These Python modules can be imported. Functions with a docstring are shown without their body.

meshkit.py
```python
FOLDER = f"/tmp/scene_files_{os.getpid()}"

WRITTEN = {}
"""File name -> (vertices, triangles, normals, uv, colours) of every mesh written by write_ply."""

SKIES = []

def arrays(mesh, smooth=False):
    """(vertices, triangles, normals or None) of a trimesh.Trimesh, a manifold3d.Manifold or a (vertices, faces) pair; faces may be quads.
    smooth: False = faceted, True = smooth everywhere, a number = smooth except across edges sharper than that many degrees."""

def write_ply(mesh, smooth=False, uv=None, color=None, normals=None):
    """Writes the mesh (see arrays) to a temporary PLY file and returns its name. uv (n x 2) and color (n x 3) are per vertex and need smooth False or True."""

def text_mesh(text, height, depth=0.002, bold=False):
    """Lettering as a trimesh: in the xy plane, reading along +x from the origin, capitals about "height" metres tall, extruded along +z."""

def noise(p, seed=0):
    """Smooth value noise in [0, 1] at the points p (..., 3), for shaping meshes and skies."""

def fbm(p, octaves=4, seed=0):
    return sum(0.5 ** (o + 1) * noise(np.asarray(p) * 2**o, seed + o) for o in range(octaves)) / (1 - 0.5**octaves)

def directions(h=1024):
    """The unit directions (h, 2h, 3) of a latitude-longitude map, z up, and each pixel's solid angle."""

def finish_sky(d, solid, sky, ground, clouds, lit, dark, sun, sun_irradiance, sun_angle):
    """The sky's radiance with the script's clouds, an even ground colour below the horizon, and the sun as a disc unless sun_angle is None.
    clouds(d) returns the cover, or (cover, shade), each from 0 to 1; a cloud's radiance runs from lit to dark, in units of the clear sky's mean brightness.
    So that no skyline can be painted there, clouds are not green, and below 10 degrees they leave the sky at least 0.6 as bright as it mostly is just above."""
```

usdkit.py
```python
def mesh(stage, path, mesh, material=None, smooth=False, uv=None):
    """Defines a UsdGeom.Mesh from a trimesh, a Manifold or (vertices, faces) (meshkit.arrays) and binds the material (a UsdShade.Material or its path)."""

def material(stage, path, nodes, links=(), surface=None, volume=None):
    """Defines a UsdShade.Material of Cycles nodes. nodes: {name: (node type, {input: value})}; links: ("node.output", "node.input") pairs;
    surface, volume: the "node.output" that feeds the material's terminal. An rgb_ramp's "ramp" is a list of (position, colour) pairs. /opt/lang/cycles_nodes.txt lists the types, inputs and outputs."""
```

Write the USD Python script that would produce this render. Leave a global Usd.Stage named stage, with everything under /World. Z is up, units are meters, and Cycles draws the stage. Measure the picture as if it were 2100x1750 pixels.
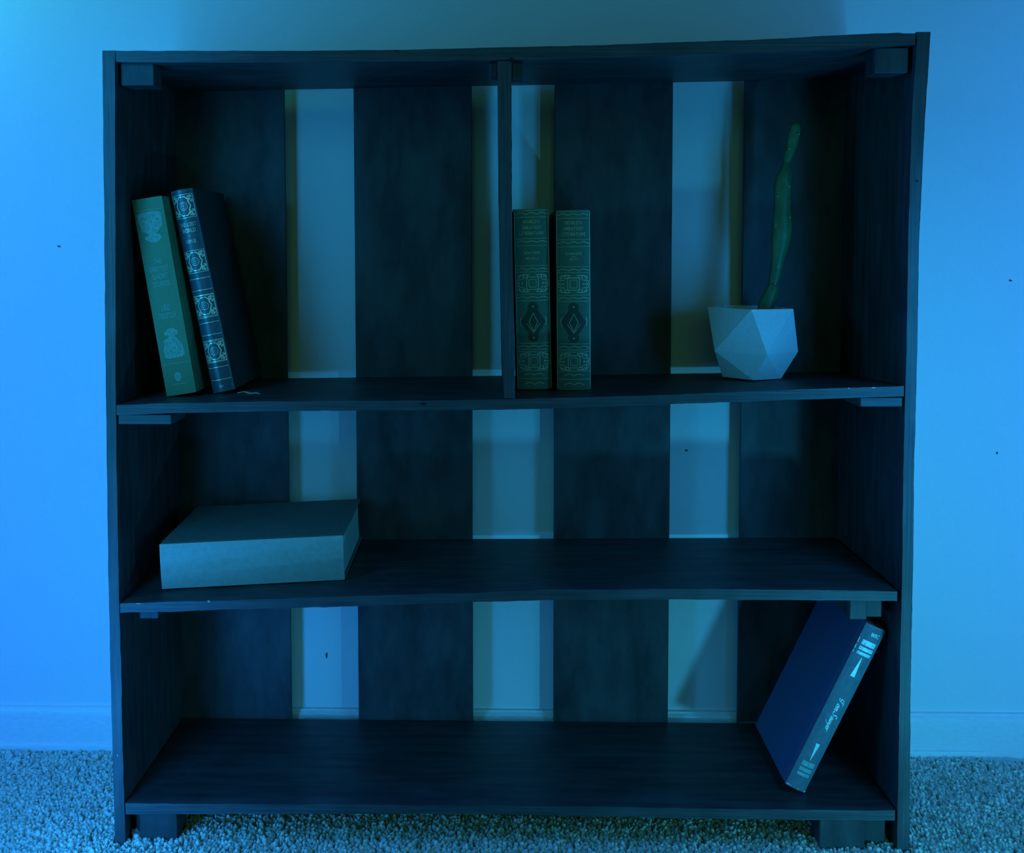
import math, random
import numpy as np, trimesh, usdkit, meshkit
from pxr import Usd, UsdGeom, UsdLux, UsdShade, Sdf, Gf, Vt
from shapely.geometry import Polygon, LineString, Point, MultiPoint, box as sbox
from shapely.ops import unary_union
from shapely import affinity

stage = Usd.Stage.CreateInMemory()
UsdGeom.SetStageUpAxis(stage, UsdGeom.Tokens.z)
UsdGeom.SetStageMetersPerUnit(stage, 1.0)
UsdGeom.Xform.Define(stage, '/World')
UsdGeom.Scope.Define(stage, '/World/Looks')

# ------------------------------------------------------------------ camera
EXPOSURE = 0.0
cam = UsdGeom.Camera.Define(stage, '/World/camera')
AP = 36.0
cam.CreateHorizontalApertureAttr(AP)
cam.CreateVerticalApertureAttr(AP * 1750 / 2100)
cam.CreateFocalLengthAttr(AP * 1965.4808 / 2100)
cam.CreateHorizontalApertureOffsetAttr(AP * 67.782 / 2100)
cam.CreateVerticalApertureOffsetAttr(-AP * 239.186 / 2100)
cam.CreateClippingRangeAttr(Gf.Vec2f(0.02, 50))
cam.CreateExposureAttr(EXPOSURE)
R_ = (0.9998008, 0.0198671, -0.0019333)
U_ = (0.0009176, 0.0510071, 0.9986979)
F_ = (-0.0199398, 0.9985007, -0.0509787)
C_ = (0.4464335, -1.0709142, 0.6687871)
cam.AddTransformOp().Set(Gf.Matrix4d(*R_, 0, *U_, 0, *[-a for a in F_], 0, *C_, 1))

# ------------------------------------------------------------------ lights
def look_matrix(pos, target, up=(0, 0, 1)):
    p, t, u = (np.array(a, float) for a in (pos, target, up))
    z = p - t; z /= np.linalg.norm(z)
    x = np.cross(u, z); x /= np.linalg.norm(x)
    y = np.cross(z, x)
    return Gf.Matrix4d(*x, 0, *y, 0, *z, 0, *p, 1)

def rect_light(name, pos, target, w, h, color, intensity):
    l = UsdLux.RectLight.Define(stage, '/World/' + name)
    l.CreateWidthAttr(w); l.CreateHeightAttr(h)
    l.CreateColorAttr(Gf.Vec3f(*color)); l.CreateIntensityAttr(intensity)
    l.AddTransformOp().Set(look_matrix(pos, target))
    return l

def sphere_light(name, pos, radius, color, intensity):
    l = UsdLux.SphereLight.Define(stage, '/World/' + name)
    l.CreateRadiusAttr(radius)
    l.CreateColorAttr(Gf.Vec3f(*color)); l.CreateIntensityAttr(intensity)
    l.AddTranslateOp().Set(Gf.Vec3d(*pos))
    return l

# unseen blue lights, out of view left and right, placed to light the wall and shelves, in sections of unlike brightness, with a
# small bright spot low on each side; one more further out each side and one high left light the wall,
# and added fill glows tint the shade teal
rect_light('light_bar', (-0.055, -0.21, 0.20), (0.15, 0.25, 0.20), 0.10, 0.36, (0.015, 0.287, 1.0), 9.0)
rect_light('light_spot', (-0.060, -0.22, 0.048), (0.20, 0.25, 0.16), 0.05, 0.05, (0.015, 0.287, 1.0), 80.0)
rect_light('light_bar_001', (-0.055, -0.21, 0.55), (0.15, 0.25, 0.55), 0.10, 0.36, (0.024, 0.45, 1.0), 4.6)
rect_light('light_bar_002', (-0.055, -0.21, 0.85), (0.15, 0.25, 0.85), 0.10, 0.24, (0.014, 0.38, 1.0), 9.0)
rect_light('light_bar_003', (0.985, -0.24, 0.20), (0.80, 0.25, 0.20), 0.10, 0.36, (0.030, 0.55, 1.0), 1.6)
rect_light('light_spot_001', (1.02, -0.46, 0.045), (0.72, 0.25, 0.16), 0.03, 0.03, (0.036, 0.55, 1.0), 560.0)
rect_light('light_bar_004', (0.985, -0.24, 0.55), (0.80, 0.25, 0.55), 0.10, 0.36, (0.014, 0.36, 1.0), 11.0)
rect_light('light_bar_005', (1.50, -0.06, 0.60), (1.05, 0.25, 0.60), 0.10, 1.10, (0.030, 0.25, 1.0), 9.5)
rect_light('light_bar_006', (-0.60, -0.06, 0.60), (-0.15, 0.25, 0.60), 0.10, 1.10, (0.016, 0.15, 1.0), 15.7)
sphere_light('hanging_lamp', (-0.46, 0.0, 1.18), 0.05, (0.088, 1.0, 0.57), 29.4)  # out of view, placed to light the upper left wall
rect_light('room_glow', (-1.5, -1.2, 0.9), (0.4, 0.2, 0.6), 0.7, 1.2, (0.01, 0.62, 1.0), 1.8)  # added fill, left and right, for the teal tone of the shade
rect_light('room_glow_001', (2.4, -1.2, 0.9), (0.5, 0.2, 0.6), 0.7, 1.2, (0.01, 0.72, 1.0), 1.1)
rect_light('room_glow_002', (0.45, -2.7, 1.25), (0.45, 0.2, 0.5), 1.6, 1.0, (0.18, 1.0, 0.42), 0.54)  # weak added fill from behind the camera
sphere_light('warm_lamp', (2.9, -2.2, 1.0), 0.06, (1.0, 0.5, 0.2), 4.5)  # out of view, placed to warm the gilding and the dim slots
dome = UsdLux.DomeLight.Define(stage, '/World/ambient')
dome.CreateColorAttr(Gf.Vec3f(1.0, 0.9, 0.9)); dome.CreateIntensityAttr(0.004)

# ------------------------------------------------------------------ helpers
used = {}
def free(path):
    n = used.get(path, 0); used[path] = n + 1
    return path if n == 0 else f'{path}_{n:03d}'

def tag(prim, label=None, category=None, group=None, kind=None):
    for k, v in (('label', label), ('category', category), ('group', group), ('kind', kind)):
        if v: prim.SetCustomDataByKey(k, v)
    return prim

def thing(name, label, category, matrix=None, group=None):
    x = UsdGeom.Xform.Define(stage, free('/World/' + name))
    if matrix is not None:
        x.AddTransformOp().Set(Gf.Matrix4d(*np.asarray(matrix, float).T.ravel()))
    tag(x.GetPrim(), label, category, group)
    return x.GetPrim()

def part(parent, name, mesh, mat, smooth=30, label=None):
    base = str(parent.GetPath()) if parent is not None else '/World'
    m = usdkit.mesh(stage, free(base + '/' + name), mesh, mat, smooth)
    if label: tag(m.GetPrim(), label)
    return m.GetPrim()

def place(pos, lean=0.0, yaw=0.0, pivot=(0, 0, 0), rise=0.0):
    """lean: degrees to the left about the depth axis; yaw: degrees counter-clockwise seen from above; rise: slope of the shelf towards the back."""
    a, b, c = math.radians(lean), math.radians(yaw), math.atan(rise)
    L = np.array([[math.cos(a), 0, -math.sin(a)], [0, 1, 0], [math.sin(a), 0, math.cos(a)]])
    Y = np.array([[math.cos(b), -math.sin(b), 0], [math.sin(b), math.cos(b), 0], [0, 0, 1]])
    P = np.array([[1, 0, 0], [0, math.cos(c), -math.sin(c)], [0, math.sin(c), math.cos(c)]])
    K = Y @ P @ L
    M = np.eye(4); M[:3, :3] = K; M[:3, 3] = np.array(pos) - K @ np.array(pivot)
    return M

def cat(ms): return trimesh.util.concatenate(ms)

def box(x0, x1, y0, y1, z0, z1, r=0.0008):
    """a box with chamfered edges"""
    import manifold3d as m3
    pts = []
    for x, sx in ((x0, 1), (x1, -1)):
        for y, sy in ((y0, 1), (y1, -1)):
            for z, sz in ((z0, 1), (z1, -1)):
                pts += [(x + sx * r, y + sy * r, z), (x + sx * r, y, z + sz * r), (x, y + sy * r, z + sz * r)]
    return trimesh.convex.convex_hull(np.array(pts))

def polys(shape):
    return [g for g in getattr(shape, 'geoms', [shape]) if g.geom_type == 'Polygon' and not g.is_empty and g.area > 1e-10]

def extrude(shape, h):
    ms = [trimesh.creation.extrude_polygon(g, h, engine='earcut') for g in polys(shape)]
    return cat(ms)

def outline(p, d, w):
    return p.buffer(-d).difference(p.buffer(-d - w))

def stroke(pts, w):
    return LineString(pts).buffer(w / 2, quad_segs=4)

# ------------------------------------------------------------------ materials
def mat(name, nodes, links, surface='p.BSDF'):
    return usdkit.material(stage, '/World/Looks/' + name, nodes, links, surface=surface)

def plain(name, color, rough=0.6, metallic=0.0, spec=0.5):
    return mat(name, {'p': ('principled_bsdf', {'base_color': color, 'roughness': rough, 'metallic': metallic, 'specular_ior_level': spec})}, [])

def grainy(name, c1, c2, scale, rough=0.6, bump=0.3, dist=0.0006, detail=5, spec=0.4, lo=0.35, hi=0.65):
    """colour and relief from object-space noise stretched by scale (x, y, z)"""
    return mat(name, {
        'tc': ('texture_coordinate', {}),
        'mp': ('mapping', {'mapping_type': 'point', 'scale': scale}),
        'n': ('noise_texture', {'scale': 1.0, 'detail': detail, 'roughness': 0.6}),
        'r': ('rgb_ramp', {'ramp': [(lo, c1), (hi, c2)]}),
        'b': ('bump', {'strength': bump, 'distance': dist}),
        'p': ('principled_bsdf', {'roughness': rough, 'specular_ior_level': spec}),
    }, [('tc.object', 'mp.vector'), ('mp.vector', 'n.vector'), ('n.fac', 'r.fac'), ('r.color', 'p.base_color'),
        ('n.fac', 'b.height'), ('b.normal', 'p.normal')])

def plywood(name, scale):
    """black stained plywood: the sawn front edges are lighter than the faces"""
    return mat(name, {
        'tc': ('texture_coordinate', {}), 'g': ('geometry', {}), 'xyz': ('separate_xyz', {}),
        'mp': ('mapping', {'mapping_type': 'point', 'scale': scale}),
        'n': ('noise_texture', {'scale': 1.0, 'detail': 5.0, 'roughness': 0.6}),
        'n2': ('noise_texture', {'scale': 14.0, 'detail': 4.0, 'roughness': 0.6}),
        'r': ('rgb_ramp', {'ramp': [(0.36, (0.030, 0.034, 0.037)), (0.64, (0.056, 0.061, 0.064))]}),
        're': ('rgb_ramp', {'ramp': [(0.36, (0.040, 0.045, 0.048)), (0.66, (0.082, 0.088, 0.092))]}),
        'k': ('map_range', {'from_min': -0.75, 'from_max': -0.95, 'to_min': 0.0, 'to_max': 1.0, 'clamp': True}),
        'm': ('mix', {'mix_type': 'mix'}),
        'r2': ('rgb_ramp', {'ramp': [(0.35, (0.8, 0.8, 0.8)), (0.65, (1.15, 1.15, 1.15))]}),
        'm2': ('mix', {'mix_type': 'multiply', 'fac': 1.0}),
        'b': ('bump', {'strength': 0.45, 'distance': 0.0006}),
        'p': ('principled_bsdf', {'roughness': 0.5, 'specular_ior_level': 0.4}),
    }, [('tc.object', 'mp.vector'), ('mp.vector', 'n.vector'), ('n.fac', 'r.fac'), ('n.fac', 're.fac'), ('g.true_normal', 'xyz.vector'), ('xyz.y', 'k.value'), ('k.result', 'm.fac'),
        ('r.color', 'm.color1'), ('re.color', 'm.color2'), ('tc.object', 'n2.vector'), ('n2.fac', 'r2.fac'), ('m.color', 'm2.color1'), ('r2.color', 'm2.color2'), ('m2.color', 'p.base_color'), ('n.fac', 'b.height'), ('b.normal', 'p.normal')])

M = {
    'wall': grainy('wall_paint', (0.735, 0.745, 0.735), (0.755, 0.765, 0.755), (160, 160, 160), 0.75, 0.03, 0.0005),
    'trim': grainy('trim_paint', (0.72, 0.73, 0.72), (0.80, 0.80, 0.80), (90, 400, 400), 0.5, 0.1, 0.0004),
    'backing': plain('carpet_backing', (0.16, 0.15, 0.13), 0.95),
    'scuff': plain('wall_scuff', (0.10, 0.10, 0.10), 0.8),
    'wood_v': plywood('black_wood_upright', (500, 90, 9)),
    'wood_h': plywood('black_wood_level', (9, 90, 500)),
    'wood_b': grainy('black_wood_back', (0.024, 0.027, 0.029), (0.062, 0.067, 0.069), (28, 60, 11), 0.55, 0.4, 0.0005),
    'pages': grainy('paper_pages', (0.40, 0.40, 0.33), (0.58, 0.57, 0.48), (900, 10, 10), 0.85, 0.3, 0.0004),
    'pages_flat': grainy('paper_pages_flat', (0.40, 0.42, 0.36), (0.60, 0.60, 0.52), (10, 10, 900), 0.85, 0.3, 0.0004),
    'olive': grainy('green_cloth', (0.105, 0.20, 0.105), (0.135, 0.24, 0.13), (700, 700, 700), 0.7, 0.2, 0.0003),
    'navy': grainy('dark_leather', (0.035, 0.075, 0.10), (0.055, 0.105, 0.13), (500, 500, 500), 0.32, 0.25, 0.0003, spec=0.6),
    'forest': grainy('green_leather', (0.035, 0.13, 0.085), (0.055, 0.18, 0.12), (420, 420, 420), 0.42, 0.35, 0.0004, spec=0.6),
    'navy_cover': grainy('dark_leather_cover', (0.018, 0.030, 0.034), (0.026, 0.040, 0.044), (500, 500, 500), 0.45, 0.25, 0.0003),
    'forest_dark': plain('green_leather_dark', (0.015, 0.05, 0.035), 0.5),
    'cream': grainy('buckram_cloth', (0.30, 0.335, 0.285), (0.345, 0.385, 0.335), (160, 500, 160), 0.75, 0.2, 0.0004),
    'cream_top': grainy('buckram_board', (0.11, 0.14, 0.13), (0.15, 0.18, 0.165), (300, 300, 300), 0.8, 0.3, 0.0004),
    'bluecloth': grainy('blue_cloth', (0.05, 0.10, 0.20), (0.065, 0.125, 0.24), (700, 700, 700), 0.7, 0.2, 0.0003),
    'greycloth': grainy('faded_spine_cloth', (0.095, 0.13, 0.165), (0.135, 0.175, 0.21), (120, 500, 120), 0.6, 0.3, 0.0004),
    'gold': mat('gold_foil', {'p': ('principled_bsdf', {'base_color': (0.97, 0.95, 0.66), 'metallic': 0.4, 'roughness': 0.24})}, []),
    'dullgold': mat('worn_gold', {'p': ('principled_bsdf', {'base_color': (0.62, 0.70, 0.50), 'metallic': 0.5, 'roughness': 0.45})}, []),
    'palegold': grainy('rubbed_gilt', (0.14, 0.29, 0.20), (0.24, 0.38, 0.30), (500, 500, 260), 0.55, 0.3, 0.0003),
    'silver': grainy('silver_foil', (0.55, 0.75, 0.70), (0.85, 0.95, 0.88), (500, 500, 700), 0.4, 0.2, 0.0002, spec=0.8),
    'dimsilver': grainy('rubbed_silver', (0.22, 0.34, 0.34), (0.34, 0.48, 0.46), (500, 500, 700), 0.5, 0.2, 0.0002),
    'chip': plain('bare_wood_chip', (0.35, 0.37, 0.36), 0.8),
    'hole': plain('screw_hole_dark', (0.012, 0.012, 0.012), 0.9),
    'fray': plain('frayed_thread', (0.75, 0.78, 0.76), 0.9),
    'ribbon': plain('pale_ribbon', (0.55, 0.62, 0.50), 0.6),
    'pot': grainy('matte_ceramic', (0.66, 0.67, 0.67), (0.72, 0.73, 0.73), (220, 220, 220), 0.6, 0.1, 0.0003),
    'soil': grainy('potting_soil', (0.02, 0.018, 0.014), (0.06, 0.05, 0.04), (260, 260, 260), 0.95, 0.9, 0.002),
    'cactus': grainy('cactus_skin', (0.026, 0.090, 0.032), (0.046, 0.140, 0.050), (120, 120, 60), 0.5, 0.4, 0.001),
    'spine': plain('areole', (0.35, 0.42, 0.30), 0.7),
}
M['carpet'] = mat('carpet_yarn', {
    'oi': ('object_info', {}), 'g': ('geometry', {}),
    'n': ('noise_texture', {'scale': 55.0, 'detail': 3.0}),
    'r': ('rgb_ramp', {'ramp': [(0.0, (0.56, 0.55, 0.47)), (0.5, (0.68, 0.67, 0.58)), (1.0, (0.80, 0.79, 0.69))]}),
    'r2': ('rgb_ramp', {'ramp': [(0.3, (0.78, 0.78, 0.78)), (0.7, (1.0, 1.0, 1.0))]}),
    'm': ('mix', {'mix_type': 'multiply', 'fac': 1.0}),
    'p': ('principled_bsdf', {'roughness': 0.95, 'specular_ior_level': 0.15, 'sheen_weight': 0.15}),
}, [('oi.random', 'r.fac'), ('g.position', 'n.vector'), ('n.fac', 'r2.fac'), ('r.color', 'm.color1'), ('r2.color', 'm.color2'), ('m.color', 'p.base_color')])

# ------------------------------------------------------------------ the setting
WALL_Y = 0.2315
def structure(name, mesh, m, label, smooth=False):
    p = part(None, name, mesh, m, smooth)
    tag(p, label, name.split('_')[0] if name != 'floor' else 'floor', None, 'structure')
    return p
wall = structure('wall_back', box(-2.2, 3.2, WALL_Y, WALL_Y + 0.1, -0.05, 2.45), M['wall'], 'plain painted wall behind the black bookcase')
rng = np.random.default_rng(5)
for (x, z, w, h) in ((-0.154, 0.690, 0.0022, 0.0010), (1.135, 0.641, 0.0022, 0.0012), (1.123, 0.407, 0.0012, 0.0018), (0.2075, 0.121, 0.0016, 0.0042), (0.703, 0.410, 0.0016, 0.0016)):
    a = np.linspace(0, 2 * math.pi, 11)[:-1]
    rr = 1 + 0.25 * rng.standard_normal(10)
    pg = Polygon(np.c_[w * np.cos(a) * rr, h * np.sin(a) * rr]).buffer(0.0002)
    me = extrude(pg, 0.0004)
    v = me.vertices; me.vertices = np.c_[x + v[:, 0], WALL_Y - v[:, 2], z + v[:, 1]]
    part(wall, 'scuff_mark', me, M['scuff'], False)
floor = structure('floor', box(-2.2, 3.2, -3.6, WALL_Y + 0.05, -0.12, -0.024), M['backing'], 'floor under the pale carpet')
# baseboard: profile in (depth from wall, height), swept along the wall
prof = [(0, -0.03), (0.0115, -0.03), (0.0115, 0.0370), (0.0098, 0.0425), (0.0062, 0.0452), (0.0056, 0.0475), (0, 0.0475)]
pg = Polygon([(d, z) for d, z in prof])
me = extrude(pg, 5.4); v = me.vertices
me.vertices = np.c_[-2.2 + v[:, 2], WALL_Y - v[:, 0], v[:, 1]]; me.fix_normals()
bb = structure('baseboard_back', me, M['trim'], 'white painted baseboard along the wall behind the bookcase', 25)
me = extrude(Polygon([(0, -0.03), (0.0150, -0.03), (0.0150, -0.0050), (0.0138, -0.0022), (0.0112, -0.0010), (0, -0.0010)]), 3.31); v = me.vertices
me.vertices = np.c_[-2.2 + v[:, 2], WALL_Y - v[:, 0], v[:, 1]]; me.fix_normals()
part(bb, 'shoe_strip', me, M['trim'], 25)

# carpet pile: one uncountable thing, as an instancer of a few tuft shapes
def tuft(seed):
    g = np.random.default_rng(seed)
    n, rings = 6, [(0.0, 0.0020), (0.5, 0.0027), (0.82, 0.0026), (0.97, 0.0016)]
    bend = g.normal(0, 0.0022, 2); H = 0.0155
    vs, fs = [], []
    for t, r in rings:
        for k in range(n):
            a = 2 * math.pi * k / n + t * 1.2
            q = r * (1 + 0.25 * g.standard_normal())
            vs.append((bend[0] * t * t + q * math.cos(a), bend[1] * t * t + q * math.sin(a), H * t))
    for i in range(len(rings) - 1):
        for k in range(n):
            a, b = i * n + k, i * n + (k + 1) % n
            fs += [(a, b, b + n), (a, b + n, a + n)]
    top = len(vs); vs.append((bend[0], bend[1], H * 1.04)); o = (len(rings) - 1) * n
    fs += [(o + k, o + (k + 1) % n, top) for k in range(n)]
    return trimesh.Trimesh(vs, fs, process=False)
PILE = '/World/carpet_pile'
pi = UsdGeom.PointInstancer.Define(stage, PILE)
UsdGeom.Scope.Define(stage, PILE + '/shapes')
for k in range(6):
    usdkit.mesh(stage, f'{PILE}/shapes/tuft_{k:03d}', tuft(40 + k), M['carpet'], True)
    pi.CreatePrototypesRel().AddTarget(f'{PILE}/shapes/tuft_{k:03d}')
g = np.random.default_rng(11)
STEP = 0.0033
xs, ys = np.arange(-0.52, 1.45, STEP), np.arange(-0.42, 0.216, STEP)
X, Y = np.meshgrid(xs, ys); X = X.ravel(); Y = Y.ravel()
X = X + g.uniform(-.5, .5, X.size) * STEP; Y = np.minimum(Y + g.uniform(-.5, .5, Y.size) * STEP, 0.2285)
low = meshkit.fbm(np.c_[X * 42, Y * 42, np.zeros_like(X)], 3, 2)
mid = meshkit.fbm(np.c_[X * 110, Y * 110, np.zeros_like(X)], 2, 9)
base = -0.0165 - 0.006 * np.clip(Y / 0.23, -0.4, 1) + 0.004 * (low - 0.5) + 0.005 * (mid - 0.5)
dent = np.clip((X - 1.108) / 0.012, 0, 1) * np.clip((Y - 0.18) / 0.05, 0, 1)
base = base - 0.006 * dent
Y = np.minimum(Y, WALL_Y - 0.0160)
keep = ~((Y > -0.002) & (Y < 0.215) & (((X > -0.002) & (X < 0.0145)) | ((X > 0.9) & (X < 0.918))))
X, Y, base = X[keep], Y[keep], base[keep]
N = X.size
tilt = g.normal(0, 0.24, (N, 2)); spin = g.uniform(0, 2 * math.pi, N)
ang = np.linalg.norm(tilt, axis=1) + 1e-9
qt = np.c_[np.cos(ang / 2), tilt[:, 0] / ang * np.sin(ang / 2), tilt[:, 1] / ang * np.sin(ang / 2), np.zeros(N)]
qs = np.c_[np.cos(spin / 2), np.zeros(N), np.zeros(N), np.sin(spin / 2)]
w1, x1, y1, z1 = qt.T; w2, x2, y2, z2 = qs.T
q = np.c_[w1*w2-x1*x2-y1*y2-z1*z2, w1*x2+x1*w2+y1*z2-z1*y2, w1*y2-x1*z2+y1*w2+z1*x2, w1*z2+x1*y2-y1*x2+z1*w2]
pi.CreatePositionsAttr(Vt.Vec3fArray.FromNumpy(np.c_[X, Y, base - 0.002].astype(np.float32)))
pi.CreateOrientationsAttr(Vt.QuathArray([Gf.Quath(float(a), float(b), float(c), float(d)) for a, b, c, d in q]))
sc = g.uniform(0.8, 1.25, N)
pi.CreateScalesAttr(Vt.Vec3fArray.FromNumpy(np.c_[sc, sc, sc * 0 + g.uniform(0.93, 1.07, N)].astype(np.float32)))
pi.CreateProtoIndicesAttr(Vt.IntArray.FromNumpy(g.integers(0, 6, N).astype(np.int32)))
tag(pi.GetPrim(), 'pale cut-pile carpet on the floor in front of the wall', 'carpet', None, 'stuff')

# ------------------------------------------------------------------ the bookcase
D = 0.2065
case = thing('bookcase', 'black painted plywood bookcase with three open shelves and slatted back', 'bookcase')

def grid_solid(front_a, front_b, back_a, back_b, ny=4):
    """a board from four matching polylines (n x 3): the two front edges and the two back edges"""
    n = len(front_a)
    rows = []
    for t in np.linspace(0, 1, ny): rows.append(front_a * (1 - t) + back_a * t)
    top = np.array(rows)
    rows = []
    for t in np.linspace(0, 1, ny): rows.append(front_b * (1 - t) + back_b * t)
    bot = np.array(rows)
    V = np.vstack([top.reshape(-1, 3), bot.reshape(-1, 3)]); o = ny * n
    I = lambda s, j, i: s * o + j * n + i
    F = []
    for j in range(ny - 1):
        for i in range(n - 1):
            a, b, c, d = I(0, j, i), I(0, j, i + 1), I(0, j + 1, i + 1), I(0, j + 1, i)
            F += [(a, b, c), (a, c, d)]
            a, b, c, d = I(1, j, i), I(1, j, i + 1), I(1, j + 1, i + 1), I(1, j + 1, i)
            F += [(a, c, b), (a, d, c)]
    for i in range(n - 1):
        for j, flip in ((0, False), (ny - 1, True)):
            a, b, c, d = I(1, j, i), I(1, j, i + 1), I(0, j, i + 1), I(0, j, i)
            F += [(a, c, b), (a, d, c)] if flip else [(a, b, c), (a, c, d)]
    for j in range(ny - 1):
        for i, flip in ((0, True), (n - 1, False)):
            a, b, c, d = I(1, j, i), I(1, j + 1, i), I(0, j + 1, i), I(0, j, i)
            F += [(a, c, b), (a, d, c)] if flip else [(a, b, c), (a, c, d)]
    m = trimesh.Trimesh(V, F, process=False)
    m.fix_normals()
    return m

def rough(n, seed, amp):
    t = np.linspace(0, 1, n)
    return amp * (meshkit.fbm(np.c_[t * 60, np.full(n, seed * 3.7), np.zeros(n)], 3, seed) - 0.5)

def shelf(name, top, bottom, backz, t_back, x0, x1, seed):
    n = 140
    x = np.linspace(x0, x1, n)
    T, B = np.array(top), np.array(bottom)
    zt = np.interp(x, T[:, 0], T[:, 1]) + rough(n, seed, 0.0011)
    zb = np.interp(x, B[:, 0], B[:, 1]) + rough(n, seed + 20, 0.0011)
    zk = np.interp(x, [0.013, 0.457, 0.9], backz)
    yf = rough(n, seed + 40, 0.0008)
    e = np.full(n, D)
    return part(case, name, grid_solid(np.c_[x, yf, zt], np.c_[x, yf, zb], np.c_[x, e, zk], np.c_[x, e, zk - t_back]), M['wood_h'], 25)

shelf('top_panel', [(0.0094, 0.9033), (0.1973, 0.9019), (0.3435, 0.9023), (0.4352, 0.9041), (0.564, 0.9062), (0.756, 0.9116), (0.8302, 0.9156), (0.8883, 0.9176), (0.889, 0.9165), (0.9053, 0.9163)],
      [(0.0228, 0.8909), (0.0556, 0.8902), (0.1972, 0.8893), (0.4459, 0.89), (0.6015, 0.8933), (0.7562, 0.8976), (0.8304, 0.9003), (0.8543, 0.9023), (0.9018, 0.9046)],
      (0.8939 + 0.0125, 0.8998 + 0.0125, 0.9056 + 0.0125), 0.0125, 0.0215, 0.9030, 1)
shelf('shelf', [(0.0135, 0.5065), (0.0647, 0.5082), (0.1313, 0.5094), (0.1923, 0.5111), (0.3577, 0.5118), (0.462, 0.5136), (0.5003, 0.5147), (0.6404, 0.5187), (0.7397, 0.5232), (0.8262, 0.5265), (0.8979, 0.5287)],
      [(0.0132, 0.4948), (0.0756, 0.4971), (0.1478, 0.4989), (0.2364, 0.5001), (0.4346, 0.5014), (0.5113, 0.5032), (0.6394, 0.5082), (0.7074, 0.5105), (0.767, 0.5128), (0.848, 0.5156), (0.8981, 0.5173)],
      (0.5099, 0.5154, 0.5210), 0.0118, 0.0137, 0.8985, 2)
shelf('shelf', [(0.0131, 0.2777), (0.0604, 0.2796), (0.1165, 0.2811), (0.2229, 0.285), (0.2848, 0.2876), (0.4121, 0.2916), (0.5007, 0.296), (0.6549, 0.2979), (0.7755, 0.2974), (0.8956, 0.2963)],
      [(0.0128, 0.2669), (0.0714, 0.2683), (0.1276, 0.2709), (0.2116, 0.2736), (0.2842, 0.2757), (0.4176, 0.2815), (0.509, 0.2842), (0.644, 0.2855), (0.7757, 0.2856), (0.8958, 0.2851)],
      (0.2902, 0.2938, 0.2975), 0.0115, 0.0131, 0.8956, 3)
shelf('shelf', [(0.0143, 0.0422), (0.1069, 0.0425), (0.3329, 0.0429), (0.4899, 0.0437), (0.6015, 0.0432), (0.7127, 0.042), (0.899, 0.0421)],
      [(0.0146, 0.0290), (0.0954, 0.0302), (0.3328, 0.0328), (0.4339, 0.0330), (0.6016, 0.0317), (0.7129, 0.03), (0.8993, 0.0301)],
      (0.0426, 0.0417, 0.0409), 0.0115, 0.0142, 0.8985, 4)

def upright(name, xa, xb, back_a, back_b, z0, z1, seed):
    n = 140
    z = np.linspace(z0, z1, n)
    A, B = np.array(xa), np.array(xb)
    fa = np.interp(z, A[::-1, 1], A[::-1, 0]) + rough(n, seed, 0.0010)
    fb = np.interp(z, B[::-1, 1], B[::-1, 0]) + rough(n, seed + 20, 0.0010)
    ka = 0.5 * (fa + np.interp(z, [0, 1], back_a)); kb = 0.5 * (fb + np.interp(z, [0, 1], back_b))
    yf = rough(n, seed + 40, 0.0008); e = np.full(n, D)
    return part(case, name, grid_solid(np.c_[fa, yf, z], np.c_[fb, yf, z], np.c_[ka, e, z], np.c_[kb, e, z]), M['wood_v'], 25)

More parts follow.
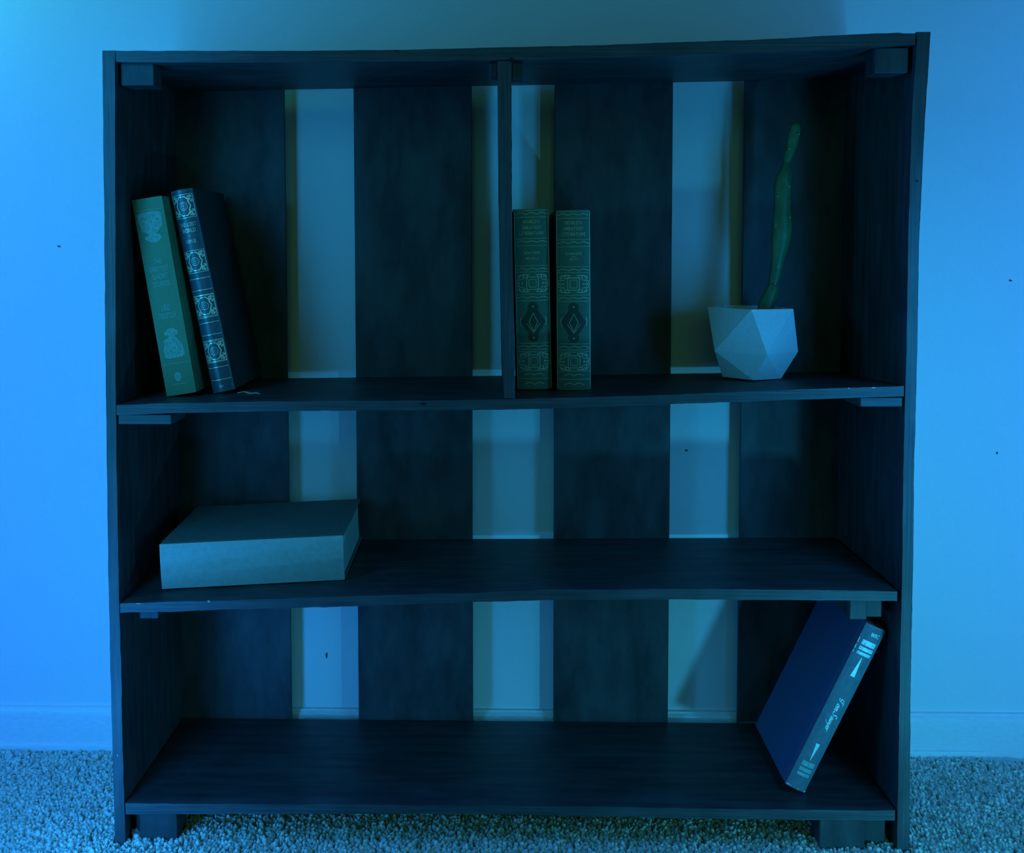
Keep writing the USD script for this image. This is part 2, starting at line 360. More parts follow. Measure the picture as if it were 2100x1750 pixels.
upright('side_panel', [(0.0067, 0.9033), (0.0025, 0.5403), (0.0016, 0.4457), (0.0003, 0.3105), (0.0004, 0.1851), (0.0005, 0.1392), (0.0015, 0.0019), (0.0016, -0.02)],
        [(0.0212, 0.91), (0.0206, 0.8909), (0.0136, 0.5404), (0.0125, 0.4345), (0.0121, 0.3106), (0.0128, 0.1852), (0.0121, 0.1393), (0.0136, 0.0061), (0.0137, -0.02)], (0.0008, 0.0022), (0.0131, 0.0150), -0.0215, 0.9035, 7)
upright('side_panel', [(0.9042, 0.92), (0.9042, 0.8919), (0.9008, 0.8259), (0.8998, 0.6977), (0.9002, 0.5789), (0.8999, 0.5244), (0.8997, 0.4146), (0.9005, 0.3481), (0.9007, 0.1914), (0.9014, -0.002), (0.9014, -0.02)],
        [(0.9195, 0.92), (0.9195, 0.9176), (0.9152, 0.8258), (0.9117, 0.6977), (0.9122, 0.5789), (0.9116, 0.4146), (0.9125, 0.3482), (0.9128, 0.2028), (0.9154, -0.0018), (0.9154, -0.02)], (0.9008, 0.9020), (0.9135, 0.9150), -0.0215, 0.9180, 8)
upright('divider', [(0.4459, 0.8895), (0.4459, 0.8884), (0.4469, 0.7421), (0.4511, 0.579), (0.4532, 0.5147), (0.4533, 0.51)],
        [(0.4615, 0.8895), (0.4615, 0.8883), (0.462, 0.7421), (0.4642, 0.579), (0.4658, 0.5147), (0.4658, 0.51)], (0.453, 0.446), (0.4655, 0.4610), 0.5145, 0.8895, 9)
for k, (x0, x1, zt) in enumerate(((0.003, 0.1633, 0.901), (0.2554, 0.4119, 0.905), (0.5213, 0.6767, 0.908), (0.7703, 0.9125, 0.912))):
    b = box(x0, x1, D + 0.0003, D + 0.0043, -0.014, zt, 0.0007)
    part(case, 'back_board', b, M['wood_b'], 25)
for (x0, x1, y0, y1, z0, z1, v) in ((0.0225, 0.0600, 0.010, 0.036, 0.8665, 0.8915, 0), (0.8625, 0.8990, 0.008, 0.036, 0.8755, 0.9030, 0),
                                 (0.0150, 0.0757, 0.0008, 0.05, 0.4842, 0.4955, 1), (0.8508, 0.8975, 0.0008, 0.05, 0.5052, 0.5158, 1),
                                 (0.0270, 0.0490, 0.022, 0.065, 0.2515, 0.2690, 0), (0.8475, 0.8668, 0.012, 0.06, 0.2590, 0.2850, 0), (0.8674, 0.8885, 0.024, 0.06, 0.2575, 0.2850, 0),
                                 (0.0275, 0.0712, 0.008, 0.04, -0.0215, 0.0290, 0), (0.0170, 0.0269, 0.022, 0.06, -0.0215, 0.0290, 0),
                                 (0.8137, 0.8650, 0.0008, 0.030, -0.0215, 0.0300, 0), (0.8656, 0.8930, 0.013, 0.045, -0.0215, 0.0300, 0),
                                 (0.4375, 0.4455, 0.006, 0.030, 0.8740, 0.8885, 0), (0.4622, 0.4750, 0.006, 0.034, 0.8720, 0.8885, 0)):
    part(case, 'corner_block', box(x0, x1, y0, y1, z0, z1, 0.0008), M['wood_h' if v else 'wood_b'], 25)

# old screw holes and bare chips on the front edges
def dot(name, x, z, w, h, m, seed):
    g_ = np.random.default_rng(seed)
    a = np.linspace(0, 2 * math.pi, 11)[:-1]; rr = 1 + 0.2 * g_.standard_normal(10)
    me = extrude(Polygon(np.c_[w * np.cos(a) * rr, h * np.sin(a) * rr]).buffer(0.0001), 0.0010)
    v = me.vertices; me.vertices = np.c_[x + v[:, 0], 0.00035 - v[:, 2], z + v[:, 1]]
    part(case, name, me, m, False)
for k, (x, z, w, h) in enumerate(((0.4610, 0.8905, 0.0022, 0.0024), (0.3620, 0.5083, 0.0030, 0.0014), (0.3348, 0.9012, 0.0036, 0.0009), (0.9072, 0.7560, 0.0014, 0.0014))):
    dot('screw_hole', x, z, w, h, M['hole'], k)
for k, (x, z, w, h) in enumerate(((0.8648, 0.5270, 0.0024, 0.0006), (0.8372, 0.5262, 0.0012, 0.0005), (0.1155, 0.2806, 0.0014, 0.0010), (0.0350, 0.2778, 0.0030, 0.0004), (0.0068, 0.0995, 0.0006, 0.0016))):
    dot('paint_chip', x, z, w, h, M['chip'], 10 + k)

# ------------------------------------------------------------------ books
def bend_on(mesh, T, b, x0=0.0, z0=0.0, lift=0.0001, edge=0.0022):
    """lays a flat extrusion (u right, v up, thickness) on a spine of width T and bulge b; (x0, z0) is its origin"""
    v, f = trimesh.remesh.subdivide_to_size(np.array(mesh.vertices), np.array(mesh.faces), edge, max_iter=12)
    x = v[:, 0] + x0
    s = np.clip(2 * x / T - 1, -1, 1)
    y = -b * (1 - s * s) - lift - v[:, 2]
    return trimesh.Trimesh(np.c_[x, y, v[:, 1] + z0], f, process=False)

def centred_text(text, height, T, zc, b, width=None, bold=False, depth=0.00018, xc=None):
    m = meshkit.text_mesh(text, height, depth, bold)
    (a0, _, _), (a1, _, _) = m.bounds
    s = 1.0 if width is None else width / (a1 - a0)
    m.vertices = np.c_[(m.vertices[:, 0] - (a0 + a1) / 2) * s, m.vertices[:, 1] - height / 2, m.vertices[:, 2]]
    return bend_on(m, T, b, T / 2 if xc is None else xc, zc)

def book(name, label, T, H, Wd, bulge, cover, spine, pages, matrix, board=0.0028, overhang=0.003, groove=0.0015, bands=(), pages_name='page_block', skew=0.0):
    def part(par, nm, mesh, m_, sm=30, lb=None, part=globals()['part']):
        mesh = mesh.copy(); mesh.vertices[:, 2] += skew * mesh.vertices[:, 1]
        return part(par, nm, mesh, m_, sm, lb)
    t = thing(name, label, 'book', matrix)
    n = 25
    x = np.linspace(0.0004, T - 0.0004, n); s = 2 * x / T - 1
    out = np.c_[x, -bulge * (1 - s * s)]
    xi = x[::-1]; xi = np.clip(xi, 0.0016, T - 0.0016); si = 2 * xi / T - 1
    inn = np.c_[xi, -bulge * (1 - si * si) + 0.0018]
    pg = Polygon(np.vstack([out, [(T - 0.0006, 0.0035), (T - 0.0018, 0.0035)], inn, [(0.0018, 0.0035), (0.0006, 0.0035)]])).buffer(0)
    sp = extrude(pg, H)
    part(t, 'spine', sp, spine, 35)
    for nm, mir in (('front_cover', True), ('back_cover', False)):
        pr = [(0.0006, 0.0036), (groove, 0.0052), (groove, 0.0068), (0.0002, 0.0088), (0.0, 0.0105), (0.0, Wd - 0.001), (0.0006, Wd), (board - 0.0004, Wd), (board, Wd - 0.001), (board, 0.0036)]
        if mir: pr = [(T - a, b) for a, b in pr]
        part(t, nm, extrude(Polygon(pr).buffer(0), H), cover, 25)
    pgx = np.linspace(board + 0.0001, T - board - 0.0001, 13); s = 2 * pgx / T - 1
    fore = np.c_[pgx, Wd - overhang - 0.003 * (1 - s * s)]
    back = np.c_[pgx[::-1], -bulge * (1 - s[::-1] ** 2) * 0.8 + 0.0026]
    pb = extrude(Polygon(np.vstack([fore, back])).buffer(0), H - 2 * overhang)
    pb.apply_translation((0, 0, overhang))
    part(t, pages_name, pb, pages, 40)
    for zc in bands:
        m = extrude(sbox(0.0006, -0.0014, T - 0.0006, 0.0014), 0.0012)
        part(t, 'raised_band', bend_on(m, T, bulge, 0, zc, -0.0006), spine, 40)
    return t

def spiral(cx, cy, r, a0, turns, w, sign=1):
    a = np.linspace(0, turns * 2 * math.pi, 22)
    rr = r * (1 - 0.80 * a / a[-1])
    return stroke(np.c_[cx + rr * np.cos(a0 + sign * a), cy + rr * np.sin(a0 + sign * a)], w)

def scroll_panel(w, h, lw=0.00055):
    """gilt frame with a scroll in each corner and a beaded ring in the middle, centred on the origin"""
    g = []
    for sx in (-1, 1):
        for sy in (-1, 1):
            c = []
            c.append(spiral(0.29 * w, 0.36 * h, 0.105 * w, math.pi * 1.3, 0.9, 0.00115, 1))
            c.append(spiral(0.39 * w, 0.20 * h, 0.085 * w, math.pi * 0.8, 0.9, 0.00115, -1))
            c.append(stroke([(0.40 * w, 0.42 * h), (0.33 * w, 0.30 * h), (0.25 * w, 0.20 * h), (0.31 * w, 0.06 * h), (0.34 * w, 0.0)], 0.0014))
            c.append(stroke([(0.33 * w, 0.30 * h), (0.22 * w, 0.30 * h), (0.13 * w, 0.40 * h), (0.04 * w, 0.40 * h)], 0.0011))
            c.append(stroke([(0.44 * w, 0.36 * h), (0.36 * w, 0.44 * h)], 0.0009))
            g.append(affinity.scale(unary_union(c), sx, sy, origin=(0, 0)))
    R = 0.20 * w
    g.append(Point(0, 0).buffer(R).difference(Point(0, 0).buffer(R - 0.0004)))
    for k in range(8):
        a = k * math.pi / 4
        g.append(Point(0.11 * w * math.cos(a), 0.11 * w * math.sin(a)).buffer(0.00038, 3))
    g.append(Point(0, 0).buffer(0.0005, 3))
    frame = sbox(-w / 2, -h / 2, w / 2, h / 2)
    return unary_union(g).intersection(frame.buffer(-0.0006)), frame.difference(frame.buffer(-lw))

FOIL = 0.00016
# -- green cloth volume leaning on the left side
T, H, B = 0.0365, 0.2335, 0.0016
t = book('book', 'thick green cloth book leaning against the left side of the bookcase', T, H, 0.155, B, M['olive'], M['olive'], M['pages'],
         place((0.0544, 0.048, 0.5094), 8.8, 0.0, rise=0.0135))
for txt, zc, h, w in (('THE', 0.1590, 0.0052, 0.0085), ('GREATEST', 0.1500, 0.0055, 0.0225), ('SHORT', 0.1410, 0.0058, 0.0185), ('STORIES', 0.1322, 0.0055, 0.0195), ('LEO', 0.1040, 0.0062, 0.0100), ('TOLSTOY', 0.0945, 0.0062, 0.0220)):
    part(t, 'title_lettering', centred_text(txt, h, T, zc, B, w, True), M['palegold'], False)
def blotch(seed, pts, amp):
    a = np.random.default_rng(seed); out = []
    for (x, y) in pts: out.append((x + a.normal(0, amp), y + a.normal(0, amp)))
    return Polygon(out).buffer(0)
orn = unary_union([Polygon([(-0.0150, 0.0135), (-0.009, 0.0155), (0.010, 0.0150), (0.0140, 0.0125), (0.0135, 0.004), (0.0125, -0.002), (0.0070, -0.0085), (0.0035, -0.0105), (0.0090, -0.0125), (0.0095, -0.017), (0.004, -0.0205),
                             (-0.003, -0.0205), (-0.0095, -0.0165), (-0.0100, -0.0135), (-0.0035, -0.0120), (-0.006, -0.0095), (-0.0130, -0.0065), (-0.0125, -0.002), (-0.0150, 0.004)])])
holes = unary_union([Point(x, y).buffer(r, 5) for x, y, r in ((-0.0095, 0.0085, 0.0010), (-0.0085, 0.002, 0.0009), (0.0045, 0.0105, 0.0009), (0.009, 0.0055, 0.0011), (0.001, 0.0035, 0.0009), (0.0055, -0.002, 0.0010), (-0.0035, -0.0035, 0.0009), (0.0, 0.0095, 0.0008), (-0.002, -0.0165, 0.0010), (0.0045, -0.015, 0.0008))]
                    + [spiral(x, y, 0.0028, a, 1.1, 0.0004) for x, y, a in ((-0.005, 0.0065, 0), (0.0085, 0.0015, 2), (0.002, -0.0055, 4), (0.006, 0.0075, 1), (-0.0095, -0.0025, 3))])
orn = orn.difference(holes)
part(t, 'gilt_ornament', bend_on(extrude(orn, FOIL), T, B, T / 2, 0.2020), M['palegold'], False)
orn2 = affinity.scale(orn, 0.82, -0.98, origin=(0, 0))
part(t, 'gilt_ornament', bend_on(extrude(orn2, FOIL), T, B, T / 2 + 0.001, 0.0590), M['palegold'], False)
oval = affinity.scale(Point(0, 0).buffer(0.0043, 8), 0.95, 1.3)
part(t, 'emblem', bend_on(extrude(oval, FOIL), T, B, T / 2, 0.0215), M['palegold'], False)
part(t, 'gilt_rule', bend_on(extrude(sbox(-0.0075, -0.0004, 0.0075, 0.0004), FOIL), T, B, T / 2, 0.0130), M['palegold'], False)
for z in (0.0375, 0.2195):
    part(t, 'gilt_rule', bend_on(extrude(sbox(-0.0150, -0.0003, 0.0150, 0.0003), FOIL), T, B, T / 2, z), M['palegold'], False)

# -- dark leather volume with gilt panels
T, H, B = 0.0275, 0.2455, 0.0055
t = book('book', 'dark leather book with four gilt scroll panels down its rounded spine', T, H, 0.128, B, M['navy_cover'], M['navy'], M['pages'],
         place((0.1030, 0.071, 0.5102), 10.9, 0.0, rise=0.0150), bands=(0.1213, 0.0881, 0.0667, 0.0335))
W4 = T - 0.0034
for z0, z1 in ((0.2115, 0.2395), (0.1455, 0.1725), (0.0925, 0.1178), (0.0375, 0.0622)):
    a, fr = scroll_panel(W4, z1 - z0)
    part(t, 'gilt_panel', bend_on(extrude(a, FOIL), T, B, T / 2, (z0 + z1) / 2, edge=0.0016), M['gold'], False)
    part(t, 'gilt_frame', bend_on(extrude(fr, FOIL), T, B, T / 2, (z0 + z1) / 2, edge=0.0016), M['gold'], False)
for z in (0.1385, 0.1243, 0.1183, 0.0912, 0.0848, 0.0700, 0.0633, 0.0368, 0.0302, 0.0150):
    part(t, 'gilt_rule', bend_on(extrude(sbox(-W4 / 2, -0.00035, W4 / 2, 0.00035), FOIL), T, B, T / 2, z, 0.0003, 0.0016), M['gold'], False)
for txt, zc, h, w in (('THE LOST', 0.2035, 0.0048, 0.0190), ('WORLD', 0.1965, 0.0048, 0.0160), ('DOYLE', 0.1835, 0.0038, 0.0118), ('EP', 0.0068, 0.0030, 0.0042)):
    part(t, 'title_lettering', centred_text(txt, h, T, zc, B, w), M['gold'], False)
part(t, 'title_lettering', bend_on(extrude(Point(0, 0).buffer(0.0005, 4), FOIL), T, B, T / 2, 0.1900), M['gold'], False)
# its ribbon, trailing onto the shelf
rb = Polygon([(0, 0), (0.012, -0.0015), (0.026, -0.0105), (0.031, -0.018), (0.0245, -0.019), (0.017, -0.0135), (0.008, -0.0075), (0, -0.006)])
me = extrude(rb, 0.0004); v, f = trimesh.remesh.subdivide_to_size(np.array(me.vertices), np.array(me.faces), 0.003, max_iter=10)
v[:, 2] += 0.0012 * np.sin(v[:, 0] * 190) ** 2
Rm = place((0.1030, 0.071, 0.5102), 10.9, 0.0, rise=0.0150)
vw = v + np.array([0.1325, 0.0760, 0.5106])
vl = (np.linalg.inv(Rm) @ np.c_[vw, np.ones(len(vw))].T).T[:, :3]
part(t, 'ribbon_marker', trimesh.Trimesh(vl, f, process=False), M['ribbon'], 30, 'pale ribbon marker lying on the shelf')

# -- two green leather volumes in the middle
def wavy(w, n, a, lw):
    x = np.linspace(-w / 2, w / 2, 60)
    return stroke(np.c_[x, a * np.abs(np.sin(np.pi * n * (x / w + 0.5))) - a / 2], lw)

def ornate(w, h):
    g = [outline(sbox(-0.0058, -0.0062, 0.0058, 0.0062).buffer(0.0014), 0, 0.0007), outline(sbox(-0.0035, -0.0038, 0.0035, 0.0038).buffer(0.001), 0, 0.0005)]
    for sx in (-1, 1):
        for sy in (-1, 1):
            c = [spiral(0.36 * w, 0.30 * h, 0.0036, 2.2, 1.2, 0.0006), spiral(0.20 * w, 0.40 * h, 0.0030, 0.4, 1.0, 0.0006, -1), spiral(0.44 * w, 0.12 * h, 0.0028, 4.0, 1.0, 0.0006),
                 stroke([(0.10 * w, 0.44 * h), (0.26 * w, 0.46 * h), (0.40 * w, 0.42 * h), (0.46 * w, 0.30 * h)], 0.0007), Point(0.33 * w, 0.03 * h).buffer(0.0007, 4)]
            g.append(affinity.scale(unary_union(c), sx, sy, origin=(0, 0)))
    return unary_union(g).intersection(sbox(-w / 2, -h / 2, w / 2, h / 2))

def medallion():
    lobes = unary_union([Polygon([(0, 0.0205), (0.0135, 0.0), (0, -0.0205), (-0.0135, 0.0)]).buffer(0.0012), Point(0, 0.0175).buffer(0.0062, 8), Point(0, -0.0175).buffer(0.0062, 8), Point(0.0095, 0).buffer(0.0040, 6), Point(-0.0095, 0).buffer(0.0040, 6)])
    return lobes

def volume(label, pos, lean, T, H, line1, line2, two):
    B = 0.0030
    t = book('book', label, T, H, 0.140, B, M['forest'], M['forest'], M['pages'], place(pos, lean, 0.0, rise=0.0085), overhang=0.0025)
    z = lambda f_: H * (1 - f_)
    w = T - 0.004
    G = M['dullgold']
    def lay(nm, shape, zc, m=G, lift=0.0001): part(t, nm, bend_on(extrude(shape, FOIL), T, B, T / 2, zc, lift, 0.0018), m, False)
    for txt, fr, ww in (("WORLD'S", 0.070, 0.0195), ('GREATEST', 0.102, 0.0235), ('LITERATURE', 0.133, 0.0285)):
        part(t, 'title_lettering', centred_text(txt, 0.0036, T, z(fr), B, ww), G, False)
    part(t, 'title_lettering', centred_text(line1, 0.0029, T, z(0.241), B, 0.0188), G, False)
    part(t, 'title_lettering', centred_text(line2, 0.0026, T, z(0.272), B, 0.0155 if two else 0.0095), G, False)
    if not two: lay('gilt_rule', sbox(-0.0022, -0.0002, 0.0022, 0.0002), z(0.2565))
    for fr in (0.025, 0.180, 0.331, 0.488, 0.760, 0.916, 0.967):
        lay('gilt_wave', wavy(w * (0.62 if fr > 0.9 else 0.98), 3 if fr < 0.9 else 2, 0.0019, 0.0006), z(fr))
    for fr in (0.008, 0.045, 0.163, 0.202, 0.312, 0.346, 0.470, 0.505, 0.742, 0.776, 0.788, 0.895, 0.940):
        lay('gilt_rule', sbox(-w / 2, -0.0002, w / 2, 0.0002), z(fr))
    for fr in (0.409, 0.842):
        lay('gilt_ornament', ornate(w, 0.0225 if fr < 0.5 else 0.0215), z(fr))
    md = medallion(); zc = z(0.624)
    lay('medallion', md, zc, M['forest_dark'])
    dots = unary_union([Point(0, 0.0185).buffer(0.0009, 5), Point(0, -0.0185).buffer(0.0009, 5), stroke([(-0.0075, -0.002), (0, -0.0125), (0.0075, -0.002)], 0.0005), outline(Polygon([(0, 0.011), (0.0055, 0), (0, -0.011), (-0.0055, 0)]), 0, 0.0005),
                        stroke([(0.0145, 0.006), (0.0155, 0.002), (0.0142, -0.004)], 0.0007), stroke([(-0.0145, 0.006), (-0.0155, 0.002), (-0.0142, -0.004)], 0.0007)])
    lay('gilt_ornament', dots, zc, G, 0.0003)
    # gilt line down each joint edge
    for sx in (0.0007, T - 0.0013):
        me = extrude(sbox(0, 0.002, 0.0006, H - 0.002), FOIL)
        part(t, 'gilt_rule', bend_on(me, T, B, sx, 0, 0.0001, 0.02), G, False)
    return t
volume('green leather book with tarnished gilt spine, standing against the middle divider', (0.4692, 0.068, 0.5156), 1.3, 0.0418, 0.2140, 'MOBY DICK', 'MELVILLE', True)
volume('green leather book with brighter gilt spine, upright right of its twin', (0.5160, 0.060, 0.5162), 0.55, 0.0405, 0.2118, 'IVANHOE', 'SCOTT', False)

# -- the book lying flat: its own z axis (height) runs along the shelf
T, H, B, Wd = 0.0550, 0.2140, 0.0012, 0.147
a = math.radians(5.0); ts = math.radians(1.6)
ez = np.array([math.cos(a), math.sin(a), math.sin(ts)]); ez /= np.linalg.norm(ez)      # book height -> to the right
ey = np.array([-math.sin(a), math.cos(a), 0.0455]); ey -= ez * (ey @ ez); ey /= np.linalg.norm(ey)
ex = np.cross(ey, ez)
if ex[2] < 0: ex = -ex
# book x (thickness) points up; keep the frame right-handed: x = y cross z must equal ex, otherwise run the height leftwards
Mx = np.eye(4)
if np.dot(np.cross(ex, ey), ez) > 0:
    Mx[:3, 0], Mx[:3, 1], Mx[:3, 2] = ex, ey, ez; Mx[:3, 3] = (0.0500, 0.0335, 0.2826)
else:
    Mx[:3, 0], Mx[:3, 1], Mx[:3, 2] = ex, ey, -ez; Mx[:3, 3] = np.array((0.0500, 0.0335, 0.2826)) + ez * H
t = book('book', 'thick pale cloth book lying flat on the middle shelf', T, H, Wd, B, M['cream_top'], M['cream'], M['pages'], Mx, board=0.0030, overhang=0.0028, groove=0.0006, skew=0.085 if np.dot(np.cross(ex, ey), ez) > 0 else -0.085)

# -- blue book leaning on the right side
T, H, B, Wd = 0.0255, 0.2145, 0.0026, 0.143
t = book('book', 'worn blue book with faded grey spine leaning in the bottom right corner', T, H, Wd, B, M['bluecloth'], M['greycloth'], M['pages'],
         place((0.8066, 0.0335, 0.0434), -24.9, -1.3, (T, 0, 0)))
S = M['silver']
def lay(nm, shape, xc, zc, m=S): part(t, nm, bend_on(extrude(shape, FOIL), T, B, xc, zc, 0.0001, 0.0018), m, False)
def speckled(w, h, seed):
    g_ = np.random.default_rng(seed)
    s = sbox(-w / 2, -h / 2, w / 2, h / 2)
    return s.difference(unary_union([Point(g_.uniform(-w / 2, w / 2), g_.uniform(-h / 2, h / 2)).buffer(g_.uniform(0.0002, 0.0005), 3) for _ in range(12)]))
for zc, h, s_ in ((0.1925, 0.0062, 1), (0.1850, 0.0044, 2), (0.1790, 0.0036, 3)): lay('silver_band', speckled(0.0165, h, s_), T / 2 + 0.0005, zc)
for zc, h, s_ in ((0.0330, 0.0058, 4), (0.0255, 0.0046, 5), (0.0195, 0.0040, 6)): lay('silver_band', speckled(0.0150, h, s_), T / 2 + 0.0005, zc, M['dimsilver'])
lay('silver_wedge', Polygon([(-0.0003, 0.0250), (0.0004, 0.0250), (0.0026, 0.0), (-0.0030, 0.0)]), T / 2 + 0.0002, 0.1500)
lay('silver_wedge', Polygon([(-0.0022, 0.0220), (0.0024, 0.0220), (0.0003, 0.0), (-0.0003, 0.0)]), T / 2, 0.0385)
for zc, h in ((0.1925, 0.0062), (0.1840, 0.0050), (0.1780, 0.0032)):
    lay('edge_fleck', sbox(-0.0004, -h / 2, 0.0004, h / 2), 0.0012, zc)
# calligraphic lettering: pen strokes swept with a slanted nib
def pen(strokes, nib=(0.85, 0.30), ang=0.6):
    nb = affinity.rotate(affinity.scale(Point(0, 0).buffer(0.5, 4), nib[0], nib[1]), math.degrees(ang), origin=(0, 0))
    out = []
    for s_ in strokes:
        s_ = np.array(s_, float)
        # smooth the pen path
        tt = np.linspace(0, len(s_) - 1, 6 * (len(s_) - 1) + 1)
        from scipy.interpolate import CubicSpline
        p = CubicSpline(np.arange(len(s_)), s_)(tt) if len(s_) > 2 else np.c_[np.interp(tt, [0, 1], s_[:, 0]), np.interp(tt, [0, 1], s_[:, 1])]
        c = [affinity.translate(nb, *q_) for q_ in p]
        out += [unary_union([c[i], c[i + 1]]).convex_hull for i in range(len(c) - 1)]
    return unary_union(out)
GLY = {
    'T': (3.6, [[(0.2, 3.2), (0.6, 4.2), (2.0, 4.4), (3.6, 4.6)], [(2.2, 4.4), (1.6, 2.2), (1.0, 0.4), (0.0, 0.3)], [(0.2, 3.2), (-0.2, 2.2), (0.6, 1.6)]]),
    'o': (1.8, [[(1.3, 2.0), (0.5, 1.8), (0.3, 0.6), (0.9, 0.1), (1.6, 0.8), (1.7, 1.8), (1.2, 2.1)]]),
    'm': (3.1, [[(0.3, 2.0), (0.2, 0.1)], [(0.4, 1.5), (1.1, 2.1), (1.4, 1.6), (1.2, 0.1)], [(1.5, 1.5), (2.2, 2.1), (2.5, 1.6), (2.4, 0.3), (3.0, 0.2)]]),
    'S': (2.9, [[(2.9, 4.0), (2.1, 4.7), (1.2, 4.0), (1.5, 2.9), (2.0, 1.8), (1.3, 0.4), (0.0, 0.3), (-0.5, 1.0)]]),
    'a': (1.9, [[(1.4, 1.9), (0.6, 1.9), (0.2, 0.8), (0.7, 0.1), (1.4, 0.9)], [(1.6, 2.0), (1.4, 0.6), (1.9, 0.2)]]),
    'w': (2.7, [[(0.2, 2.0), (0.3, 0.3), (0.9, 0.2), (1.3, 1.6)], [(1.4, 2.0), (1.4, 0.3), (2.1, 0.3), (2.5, 1.9)]]),
    'y': (1.9, [[(0.2, 2.0), (0.3, 0.5), (0.9, 0.3), (1.5, 1.4)], [(1.8, 2.0), (1.2, 0.0), (0.3, -1.5), (-0.7, -1.8)]]),
    'e': (1.6, [[(0.3, 1.0), (1.2, 1.3), (1.2, 2.0), (0.6, 1.9), (0.2, 0.8), (0.7, 0.1), (1.5, 0.5)]]),
    'r': (1.6, [[(0.4, 2.0), (0.2, 0.1)], [(0.5, 1.3), (1.0, 2.0), (1.6, 1.9)]]),
}
def script_text(s):
    x, out = 0.0, []
    for ch in s:
        if ch == ' ': x += 1.0; continue
        adv, st = GLY[ch]
        out.append(affinity.translate(pen(st), x, 0)); x += adv + 0.25
    g_ = affinity.skew(unary_union(out), xs=12, origin=(0, 0))
    b = g_.bounds
    return affinity.translate(g_, -(b[0] + b[2]) / 2, -1.6), b[2] - b[0]
g_, wid = script_text('Tom Sawyer')
k = 0.0435 / wid
g_ = affinity.rotate(affinity.scale(g_, k, k * 0.92, origin=(0, 0)), -90, origin=(0, 0))
lay('title_lettering', g_, T / 2 + 0.0012, 0.0995)
part(t, 'title_lettering', centred_text('WRC', 0.0046, T, 0.2045, B, 0.0105, True, xc=T / 2 + 0.0030), S, False)
# frayed tips at the foot and head of the spine
g2 = np.random.default_rng(3)
fr = []
for x in list(np.linspace(0.0006, 0.0060, 7)) + [0.0150, 0.0158] + list(np.linspace(0.0236, 0.0252, 4)):
    m = trimesh.creation.cone(0.0005, g2.uniform(0.0016, 0.0030), sections=5)
    m.apply_transform(trimesh.transformations.rotation_matrix(math.pi + g2.normal(0, 0.5), (0, 1, 0)))
    s = 2 * x / T - 1
    m.apply_translation((x, -B * (1 - s * s) - 0.0003, 0.0020)); fr.append(m)
for x in np.linspace(0.007, 0.021, 10):
    m = trimesh.creation.cone(0.0004, g2.uniform(0.0010, 0.0018), sections=5)
    s = 2 * x / T - 1
    m.apply_transform(trimesh.transformations.rotation_matrix(g2.normal(0, 0.6), (0, 1, 0)))
    m.apply_translation((x, -B * (1 - s * s) - 0.0001, H - 0.0006)); fr.append(m)
tag(part(t, 'frayed_edge', cat(fr), M['fray'], False), 'tiny frayed white thread ends at head and foot of the spine', None, None, 'stuff')

# ------------------------------------------------------------------ pot and cactus
PX, PY, PZ = 0.7620, 0.1310, 0.5213
px = thing('flower_pot', 'white faceted flower pot holding a tall cactus on the upper shelf', 'flower pot', place((PX, PY, PZ + 0.0022), -0.7, rise=0.008))
def ring(n, r, a0, z, cx=0.0): return [(cx + r * math.cos(math.radians(a0 + 360 / n * k)), r * math.sin(math.radians(a0 + 360 / n * k)), z) for k in range(n)]
n5 = 5
base_r, mid_r, rim_r = ring(n5, 0.0370, -99.5, 0.0, 0.001), ring(n5, 0.0550, -86.0, 0.0335, 0.0015), ring(n5, 0.0535, -102.0, 0.0870, -0.0030)
inn_r, inn_b = ring(n5, 0.0500, -102.0, 0.0870, -0.0030), ring(n5, 0.0490, -98.0, 0.0600, -0.0015)
V = base_r + mid_r + rim_r + inn_r + inn_b
Fq = []
for k in range(n5):
    k2 = (k + 1) % n5
    b0, b1, m0, m1, r0, r1, i0, i1, j0, j1 = k, k2, 5 + k, 5 + k2, 10 + k, 10 + k2, 15 + k, 15 + k2, 20 + k, 20 + k2
    Fq += [(b0, b1, m0), (b1, m1, m0), (m0, r1, r0), (m0, m1, r1), (r0, r1, i1), (r0, i1, i0), (i0, i1, j1), (i0, j1, j0)]
Fq += [(0, k + 1, k) for k in range(1, 4)] + [(20, 20 + k, 21 + k) for k in range(1, 4)]
me = trimesh.Trimesh(V, Fq, process=False); me.fix_normals()
part(px, 'pot_body', me, M['pot'], False)
so = trimesh.Trimesh(np.array(ring(24, 0.0400, 0, 0.0615) + [(0, 0, 0.0665)] + ring(24, 0.0400, 0, 0.0602)), [(k, (k + 1) % 24, 24) for k in range(24)] + [(k, 25 + (k + 1) % 24, (k + 1) % 24) for k in range(24)] + [(k, 25 + k, 25 + (k + 1) % 24) for k in range(24)], process=False)
part(px, 'soil', so, M['soil'], True)

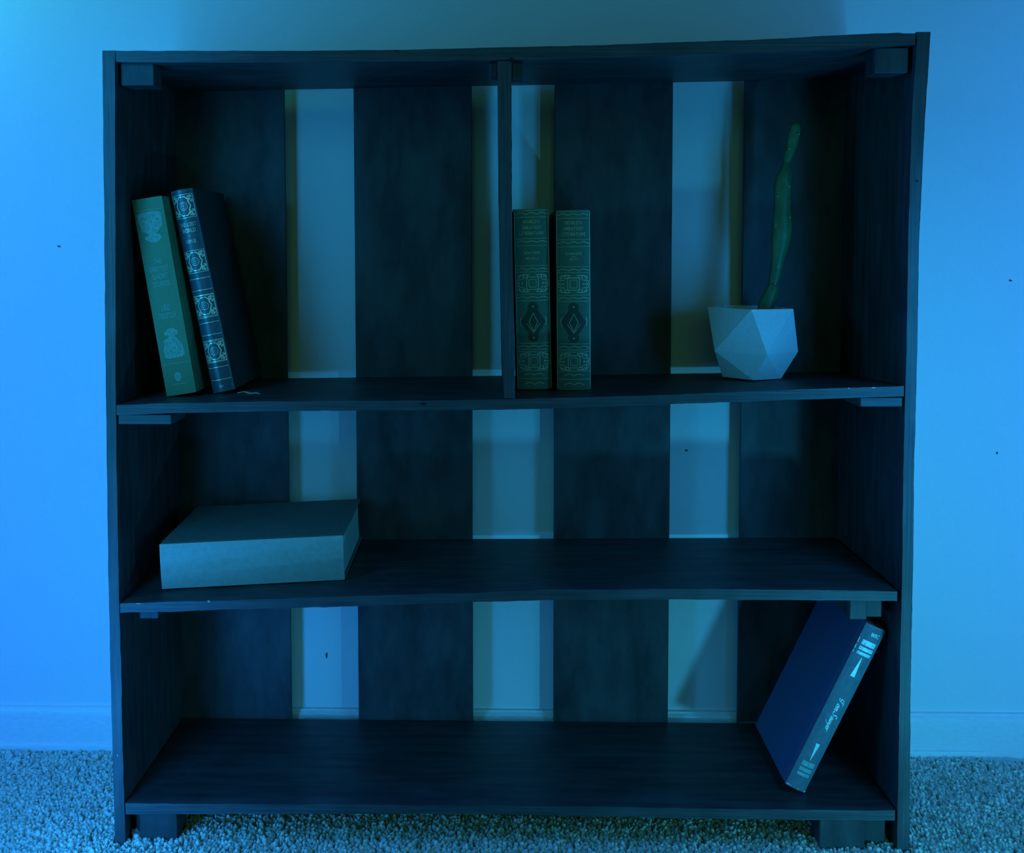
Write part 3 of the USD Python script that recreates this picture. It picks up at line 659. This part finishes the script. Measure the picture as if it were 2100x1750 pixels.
ct = thing('cactus', 'tall thin jointed green cactus growing from the white pot', 'cactus', place((0.7790, 0.1310, 0.5870)))
def pad(spec, thick=0.55, seed=0, n=20):
    """a flattened stem from (x, z, width) stations in world units"""
    s = np.array(spec); t_ = np.arange(len(s))
    from scipy.interpolate import PchipInterpolator
    u = np.linspace(0, len(s) - 1, 9 * (len(s) - 1) + 1)
    cx, cz, wd = (PchipInterpolator(t_, s[:, k])(u) for k in range(3))
    wob = 1 + 0.10 * (meshkit.fbm(np.c_[u * 2.3, np.full(u.size, seed * 1.7), np.zeros(u.size)], 3, seed) - 0.5)
    V, F = [], []
    for i in range(u.size):
        for k in range(n):
            a = 2 * math.pi * k / n
            rib = 1 + 0.06 * math.cos(5 * a)
            V.append((cx[i] - 0.7790 + 0.5 * wd[i] * wob[i] * rib * math.cos(a), 0.5 * thick * wd[i] * rib * math.sin(a), cz[i] - 0.5870))
    for i in range(u.size - 1):
        for k in range(n):
            a, b = i * n + k, i * n + (k + 1) % n
            F += [(a, b, b + n), (a, b + n, a + n)]
    o = len(V); V += [tuple(np.mean(V[:n], 0)), tuple(np.mean(V[-n:], 0))]
    F += [((k + 1) % n, k, o) for k in range(n)] + [(o - n + k, o - n + (k + 1) % n, o + 1) for k in range(n)]
    return trimesh.Trimesh(V, F, process=False)
segs = [[(0.7745, 0.5880, 0.018), (0.7785, 0.6030, 0.020), (0.7825, 0.6170, 0.021), (0.7878, 0.6330, 0.0165), (0.7895, 0.6400, 0.0100)],
        [(0.7893, 0.6385, 0.0100), (0.7910, 0.6470, 0.0140), (0.7945, 0.6700, 0.0160), (0.7972, 0.6880, 0.0215), (0.7985, 0.7080, 0.0245), (0.7988, 0.7380, 0.0205), (0.7990, 0.7580, 0.0212), (0.8000, 0.7700, 0.0200), (0.8028, 0.7830, 0.0130), (0.8040, 0.7905, 0.0070)],
        [(0.8040, 0.7893, 0.0070), (0.8062, 0.7985, 0.0115), (0.8090, 0.8080, 0.0130), (0.8120, 0.8230, 0.0142), (0.8138, 0.8330, 0.0125), (0.8144, 0.8375, 0.0085), (0.8147, 0.8400, 0.0020)]]
for i, s in enumerate(segs): part(ct, 'stem', pad(s, 0.6, i + 2), M['cactus'], True)
ar = []
for (x, z) in ((0.7900, 0.6395), (0.7935, 0.662), (0.8010, 0.690), (0.7900, 0.712), (0.8075, 0.722), (0.7915, 0.748), (0.8060, 0.760), (0.8055, 0.806), (0.8165, 0.824)):
    m = trimesh.creation.icosphere(1, 0.0009); m.apply_translation((x - 0.7790, -0.0055, z - 0.5870)); ar.append(m)
for m in ar: part(ct, 'areole', m, M['spine'], True)
